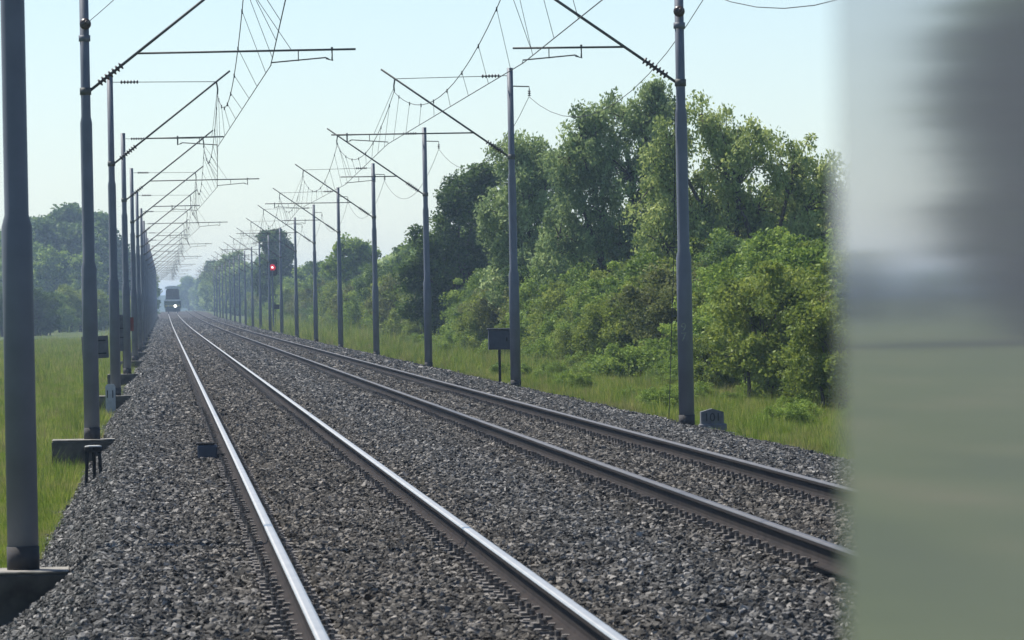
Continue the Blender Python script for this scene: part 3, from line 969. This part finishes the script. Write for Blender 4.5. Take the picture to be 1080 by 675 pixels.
def make_plant(name, lobes, ncl, crad, per, size, mat, seed, elong=1.6, droop=0.0, trunk_r=.12, stems=1, label='', cat='tree', group=None, twig=.5, tbias=.5):
    "lobes: (x, y, z, rx, ry, rz) in metres from the foot"
    rg = np.random.default_rng(seed)
    lob = np.array(lobes, float)
    vol = lob[:, 3] * lob[:, 4] * lob[:, 5]
    li = rg.choice(len(lob), ncl, p=vol ** .75 / (vol ** .75).sum())
    dd = rg.normal(0, 1, (ncl, 3)); dd /= np.linalg.norm(dd, axis=1)[:, None]
    rr_ = rg.random(ncl) ** .42
    cen = lob[li, :3] + dd * rr_[:, None] * lob[li, 3:]
    cen[:, 2] = np.maximum(cen[:, 2], .15)
    rad = crad * rg.uniform(.6, 1.4, ncl)
    tones = np.clip(rg.normal(tbias, .17, ncl), .05, .95)
    V, tone = leaves(cen, rad, per, size, elong, droop, tones, rg)
    V[:, 2] = np.maximum(V[:, 2], .02)
    root = empty(name, label=label, cat=cat, group=group)
    o = bpy.data.objects.new('crown', quad_mesh('crown', V, tone, mat)); C.objects.link(o); o.parent = root
    tk = MB()
    H = max(l_[2] for l_ in lobes)
    order = np.argsort(lob[:, 2])
    for k in range(stems):
        bx_, by_ = (rg.normal(0, .25, 2) if stems > 1 else (0, 0))
        tops = lob[order[len(order) // 2:]] if len(lob) > 1 else lob
        tgt = tops[k % len(tops), :3]
        fork = np.array([bx_ + (tgt[0] - bx_) * .25, by_ + (tgt[1] - by_) * .25, H * .28])
        tk.tube([(bx_, by_, -.2), ((bx_ + fork[0]) / 2 + rg.normal(0, .05), (by_ + fork[1]) / 2, H * .14), tuple(fork)], [trunk_r, trunk_r * .85, trunk_r * .7], 7, cap=False)
        mine = [j for j in range(len(lob)) if j % stems == k] or [k % len(lob)]
        for j in mine:
            lc = lob[j, :3]
            mid = fork * .5 + lc * .5 + rg.normal(0, .12, 3)
            tk.tube([tuple(fork), tuple(mid), tuple(lc)], [trunk_r * .55, trunk_r * .4, trunk_r * .22], 5, cap=False)
            for ci in np.where(li == j)[0]:
                if rg.random() < twig:
                    c_ = cen[ci]
                    st_ = mid * .4 + lc * .6 if rg.random() < .5 else lc
                    m_ = st_ * .5 + c_ * .5 + np.array([0, 0, .12])
                    tk.tube([tuple(st_), tuple(m_), tuple(c_)], [trunk_r * .2, trunk_r * .13, trunk_r * .05], 3, cap=False)
    tk.build('trunk', 'bark', root, True)
    return root

def ground_at(X, Y):
    return (X, Y, float(zb(X) + zt(Y)))

def px_lobes(items, Y, X0, Y0z):
    "lobes given as (px, py, half width px, half height px) at the tree's own distance -> metres from its foot"
    out = []
    for px, py, hw_, hh_ in items:
        u_, v_ = uv(px, py)
        k = Y / FPX
        out.append((u_ * k - X0, random.uniform(-.25, .25) * hw_ * k, CAMH - v_ * k - Y0z, hw_ * k, hw_ * k * .9, hh_ * k))
    return out

def photo_tree(name, px, Y, items, label, **kw):
    u_, v_ = uv(px, 400)
    X = u_ * Y / FPX
    loc = ground_at(X, Y)
    t_ = make_plant(name, px_lobes(items, Y, X, loc[2]), label=label, **kw)
    t_.location = loc
    return t_

photo_tree('willow_tree', 790, 215, [(738, 122, 28, 26), (765, 140, 32, 34), (705, 150, 24, 34), (700, 190, 40, 50), (780, 165, 48, 48), (838, 178, 42, 42), (872, 200, 32, 42), (905, 215, 32, 48), (800, 220, 60, 45), (740, 225, 55, 50), (850, 255, 45, 35), (700, 260, 45, 40), (770, 270, 60, 40), (915, 240, 35, 45)],
           'tall olive-green willow with fanning dark stems behind the mast with painted number', ncl=400, crad=.42, per=150, size=.078, mat='leaf_olive', seed=3, elong=1.9, droop=.45, trunk_r=.2, stems=5, twig=.6)
photo_tree('willow_tree', 655, 245, [(690, 115, 32, 34), (658, 124, 32, 36), (628, 140, 30, 36), (600, 168, 24, 30), (625, 170, 32, 40), (665, 185, 48, 42), (705, 165, 30, 50), (615, 215, 38, 45), (655, 245, 50, 40), (610, 125, 12, 18), (590, 250, 35, 40), (700, 230, 30, 45)],
           'tallest grey-green airy willow, its crown topping the trees', ncl=330, crad=.42, per=160, size=.082, mat='leaf_willow', seed=5, elong=2.0, droop=.4, trunk_r=.2, stems=4, twig=.6)
photo_tree('willow_tree', 560, 265, [(545, 158, 28, 24), (575, 165, 25, 24), (565, 200, 42, 36), (530, 225, 28, 40), (575, 250, 42, 40), (545, 280, 40, 40)],
           'lower rounded grey-green willow beside the dark dense tree', ncl=220, crad=.45, per=165, size=.088, mat='leaf_willow', seed=8, elong=1.8, droop=.35, trunk_r=.18, stems=3, tbias=.45)
photo_tree('leafy_tree', 483, 318, [(505, 188, 24, 24), (485, 215, 30, 28), (515, 235, 24, 45), (460, 255, 26, 30), (480, 285, 40, 40), (440, 285, 20, 28), (515, 300, 25, 40), (450, 320, 30, 30)],
           'dark green dense tree on the edge of the open sky', ncl=300, crad=.55, per=170, size=.115, mat='leaf_dark', seed=11, elong=1.3, trunk_r=.2, stems=2)
photo_tree('leafy_tree', 374, 560, [(372, 264, 18, 15), (385, 275, 14, 16), (360, 282, 16, 18), (378, 300, 24, 22)],
           'round-topped green tree rising over the far bushes', ncl=200, crad=.6, per=70, size=.24, mat='leaf_mid', seed=13, elong=1.3, trunk_r=.18)
photo_tree('poplar_tree', 290, 800, [(287, 255, 15, 14), (292, 275, 18, 20), (285, 300, 18, 24), (300, 262, 8, 16)],
           'hazy upright tree rising behind the red signal', ncl=220, crad=.7, per=70, size=.32, mat='leaf_dark', seed=17, elong=1.3, trunk_r=.2)

# shrubs that form the thicket on the right: a few kinds, many plants
kinds = [('leaf_mid', 'bushy green shrub in the thicket beside the right track'), ('leaf_yellow', 'yellow-green shrub in the thicket beside the right track'),
         ('leaf_dark', 'dark green shrub in the thicket beside the right track'), ('leaf_brown', 'olive-brown shrub in the thicket beside the right track'),
         ('leaf_mid', 'low spreading green shrub at the grass edge by the right track')]
SG = 'shrubs in the thicket on the right'
shapes = [[(0, 0, 2.0, 1.5, 1.4, 1.9), (.8, .3, 1.4, 1.1, 1.0, 1.4), (-.9, -.2, 1.2, 1.1, 1.0, 1.2), (.1, 0, 3.2, .9, .9, .9)],
          [(0, 0, 1.8, 1.6, 1.5, 1.8), (-.7, .3, 2.6, .9, .9, 1.0), (1.0, -.2, 1.1, 1.0, 1.0, 1.1), (.5, 0, 2.9, .7, .7, .8)],
          [(0, 0, 2.2, 1.3, 1.3, 2.1), (.7, 0, 1.2, 1.2, 1.1, 1.2), (-.6, 0, 3.3, .9, .9, 1.0)],
          [(0, 0, 1.9, 1.5, 1.5, 1.9), (.9, .1, 2.4, .9, .9, 1.0), (-.9, .1, 1.5, 1.0, 1.0, 1.4)],
          [(0, 0, .8, 1.5, 1.3, .9), (1.1, 0, .6, .9, .9, .7), (-1.0, .2, .7, .9, .9, .8)]]
shrubs = []
for k, (mt, lab) in enumerate(kinds):
    sp = make_plant('shrub', shapes[k], ncl=[125, 120, 120, 110, 85][k], crad=.38, per=150, size=.078, mat=mt, seed=40 + k, elong=1.4, trunk_r=.06, stems=4, label=lab, cat='shrub', group=SG, twig=.5)
    shrubs.append([sp, False])

def put(pool, k, X, Y, scale, label=None, group=None):
    src, used = pool[k]
    if not used:
        o = src; pool[k][1] = True
        KIDS.setdefault(src.name, kids(src))
    else:
        o = copy_tree(src)
    o.location = ground_at(X, Y)
    o.rotation_euler = (0, 0, random.uniform(0, 6.28))
    q = scale * random.uniform(.9, 1.1)
    o.scale = (q * random.uniform(.95, 1.15), q * random.uniform(.95, 1.15), q)
    if label: o['label'] = label
    if group: o['group'] = group
    return o
pr = [0, 0, 1, 1, 2, 3]
WORD = ['bushy green', 'yellow-green', 'dark green', 'olive-brown', 'low spreading green']
def seg(Y):
    return 'in front of the olive willow with fanning stems' if Y < 185 else 'in front of the tallest grey-green willow' if Y < 255 else 'below the dark dense tree beside the right track'
def thicket(k, X, Y, q):
    put(shrubs, k, X, Y, q, WORD[k] + ' shrub in the thicket ' + seg(Y))
y = 114.0
while y < 345:
    thicket(random.choice(pr), 15.6 + random.uniform(-.5, .6), y, random.uniform(.72, .98))
    thicket(random.choice(pr), 18.2 + random.uniform(-.6, .6), y + 2, random.uniform(.95, 1.15))
    if random.random() < .5:
        thicket(4 if random.random() < .7 else 1, 13.9 + random.uniform(-.4, .5), y + 1, random.uniform(.5, .85) if random.random() < .6 else .45)
    y += 3.1 + y * .004

for k in range(34):
    Y = random.uniform(95, 240)
    put(shrubs, 4, random.uniform(9.8, 13.6), Y, random.uniform(.14, .3), 'low leafy weed clump in the lineside grass beside the right track', 'weeds in the lineside grass')['category'] = 'weed'

# generic trees for the far rows
FG = 'far trees fading into the haze'
gsh = [[(0, 0, 6.0, 2.6, 2.5, 2.6), (1.3, .3, 4.4, 2.2, 2.0, 2.2), (-1.4, -.3, 4.0, 2.2, 2.0, 2.4), (.2, 0, 8.0, 1.7, 1.7, 1.7), (0, 0, 2.4, 2.4, 2.2, 2.0)],
       [(0, 0, 5.4, 2.2, 2.2, 3.2), (.6, 0, 8.0, 1.4, 1.4, 1.9), (-.7, .2, 7.0, 1.4, 1.4, 1.6), (.3, 0, 2.6, 2.2, 2.0, 2.2)],
       [(0, 0, 4.6, 3.0, 2.8, 2.6), (1.6, .2, 5.6, 1.7, 1.7, 1.7), (-1.5, 0, 6.0, 1.8, 1.8, 1.8), (.2, 0, 7.2, 1.6, 1.6, 1.5), (0, 0, 2.2, 2.8, 2.6, 1.9)]]
gtree = []
for k, mt in enumerate(('leaf_mid', 'leaf_dark', 'leaf_willow')):
    gtree.append([make_plant('leafy_tree', gsh[k], ncl=300, crad=.75, per=60, size=.28, mat=mt, seed=70 + k, elong=1.3, trunk_r=.2, stems=2, label='x', cat='tree', group=FG, twig=.4), False])
GW = ['rounded green', 'dark upright', 'pale broad-crowned']
def far_row(Y):
    return 'before the red signal' if Y < 531 else 'between the red signal and the hazy poplar' if Y < 780 else 'beyond the hazy poplar'
def gput(k, X, Y, q, tail, group):
    return put(gtree, k, X, Y, q, GW[k] + ' ' + tail, group)
y = 170.0
while y < 340:            # trees filling in behind the thicket
    gput(random.choice([0, 0, 2]), 23 + random.uniform(-1, 2), y, random.uniform(.55, .72), 'mid-sized tree behind the thicket, ' + ('behind the tall willows' if y < 262 else 'behind the dark dense tree'), 'trees behind the thicket')
    y += 8
y = 352.0
while y < 1080:
    kk = random.choice(pr)
    put(shrubs, kk, 15.2 + random.uniform(-.8, .8), y, random.uniform(.9, 1.3), WORD[kk] + ' shrub in the hazy far thicket ' + far_row(y), 'far lineside shrubs')
    gput(random.choice([0, 1, 2, 0]), 18.5 + random.uniform(-1, 1.5), y + 3, random.uniform(.52, .78), 'tree over the far lineside shrubs ' + far_row(y), FG)
    y += 6.5 + (y - 350) * .012
y = 1100.0
while y < 2150:
    for xx in (13.5, 19):
        gput(random.choice([0, 1, 2]), xx + random.uniform(-2, 2), y, random.uniform(.95, 1.25), 'tree blue with haze, beside the line beyond the oncoming train', FG)
    y += 34
for k in range(16):
    gput(random.choice([0, 1, 2]), 5 + k * 2.6 + random.uniform(-1, 1), 2200 + random.uniform(-40, 60), random.uniform(1.0, 1.35), 'tree in the faint blue wood closing off the line', FG)
    gput(random.choice([0, 1, 2]), -4 - k * 2.6 + random.uniform(-1, 1), 1500 + random.uniform(-60, 60), random.uniform(.8, 1.1), 'tree blue with haze, behind the left row of masts', FG)

# left: tall trees and a hedge beyond the field
LGp, HG = 'tall trees beyond the field', 'hedge shrubs at the far end of the field'
for px, Y, sc_ in ((-22, 820, 1.4), (8, 800, 1.38), (38, 815, 1.47), (66, 830, 1.52), (88, 815, 1.4), (104, 840, 1.42), (122, 850, 1.12), (138, 880, 1.0), (152, 920, .9), (24, 790, 1.1), (55, 785, 1.05), (90, 785, .9), (-45, 830, 1.4)):
    Y, sc_ = Y * 1.15, sc_ * 1.14
    u_, v_ = uv(px, 340)
    gput(random.choice([1, 1, 0, 1]), u_ * Y / FPX, Y, sc_, 'hazy tall tree beyond the field and its hedge', LGp)
for px, Y, k, sc_ in ((-14, 640, 2, 1.2), (-4, 640, 2, 1.15), (6, 636, 2, 1.2), (14, 640, 2, 1.15), (23, 640, 2, 1.2), (32, 642, 2, 1.15), (41, 640, 2, 1.2), (50, 642, 2, 1.1), (62, 705, 0, 1.1), (74, 712, 1, 1.35), (86, 715, 0, 1.3), (98, 720, 1, 1.3), (110, 730, 0, 1.1), (124, 740, 0, 1.1), (138, 760, 1, 1.1), (-30, 700, 2, 1.2)):
    u_, v_ = uv(px, 340)
    lab = 'dark rounded shrub in the hedge at the end of the field' if k == 2 else 'light green shrub in the hedge at the end of the field'
    put(shrubs, k, u_ * Y / FPX, Y, sc_, lab, HG)
# trees beside the near field, out of the frame but mirrored in the carriage side
for k, X, Y, sc_ in ((1, -45.5, 330, 1.95), (1, -49, 338, 2.0), (1, -53, 331, 2.0), (0, -58, 334, 2.0), (1, -64, 330, 1.95), (2, -70, 334, 2.0), (0, -78, 330, 2.0), (1, -86, 333, 1.95), (0, -94, 330, 2.0), (1, -50, 352, 2.0),
                     (0, -62, 560, .7), (2, -69, 565, .6), (1, -76, 560, .7), (0, -56, 562, .65)):
    put(gtree, k, X, Y, sc_, 'tree beside the field, seen only mirrored in the carriage side', 'trees beside the near field')

# ------------------------------------------------------------------ haze
m = bpy.data.materials.new('haze_air'); m.use_nodes = True
n, l = m.node_tree.nodes, m.node_tree.links
n.remove(n['Principled BSDF'])
pv = n.new('ShaderNodeVolumePrincipled')
pv.inputs['Color'].default_value = (.58, .77, 1.0, 1)
pv.inputs['Density'].default_value = .00024
pv.inputs['Anisotropy'].default_value = .35
l.new(pv.outputs[0], n['Material Output'].inputs['Volume'])
MATS['haze_air'] = m
hz = MB().box(-9500, 9500, -400, 9500, -3, 23).build('haze', 'haze_air')
tag(hz, 'thin pale blue haze lying over the whole landscape', 'haze', kind='stuff')
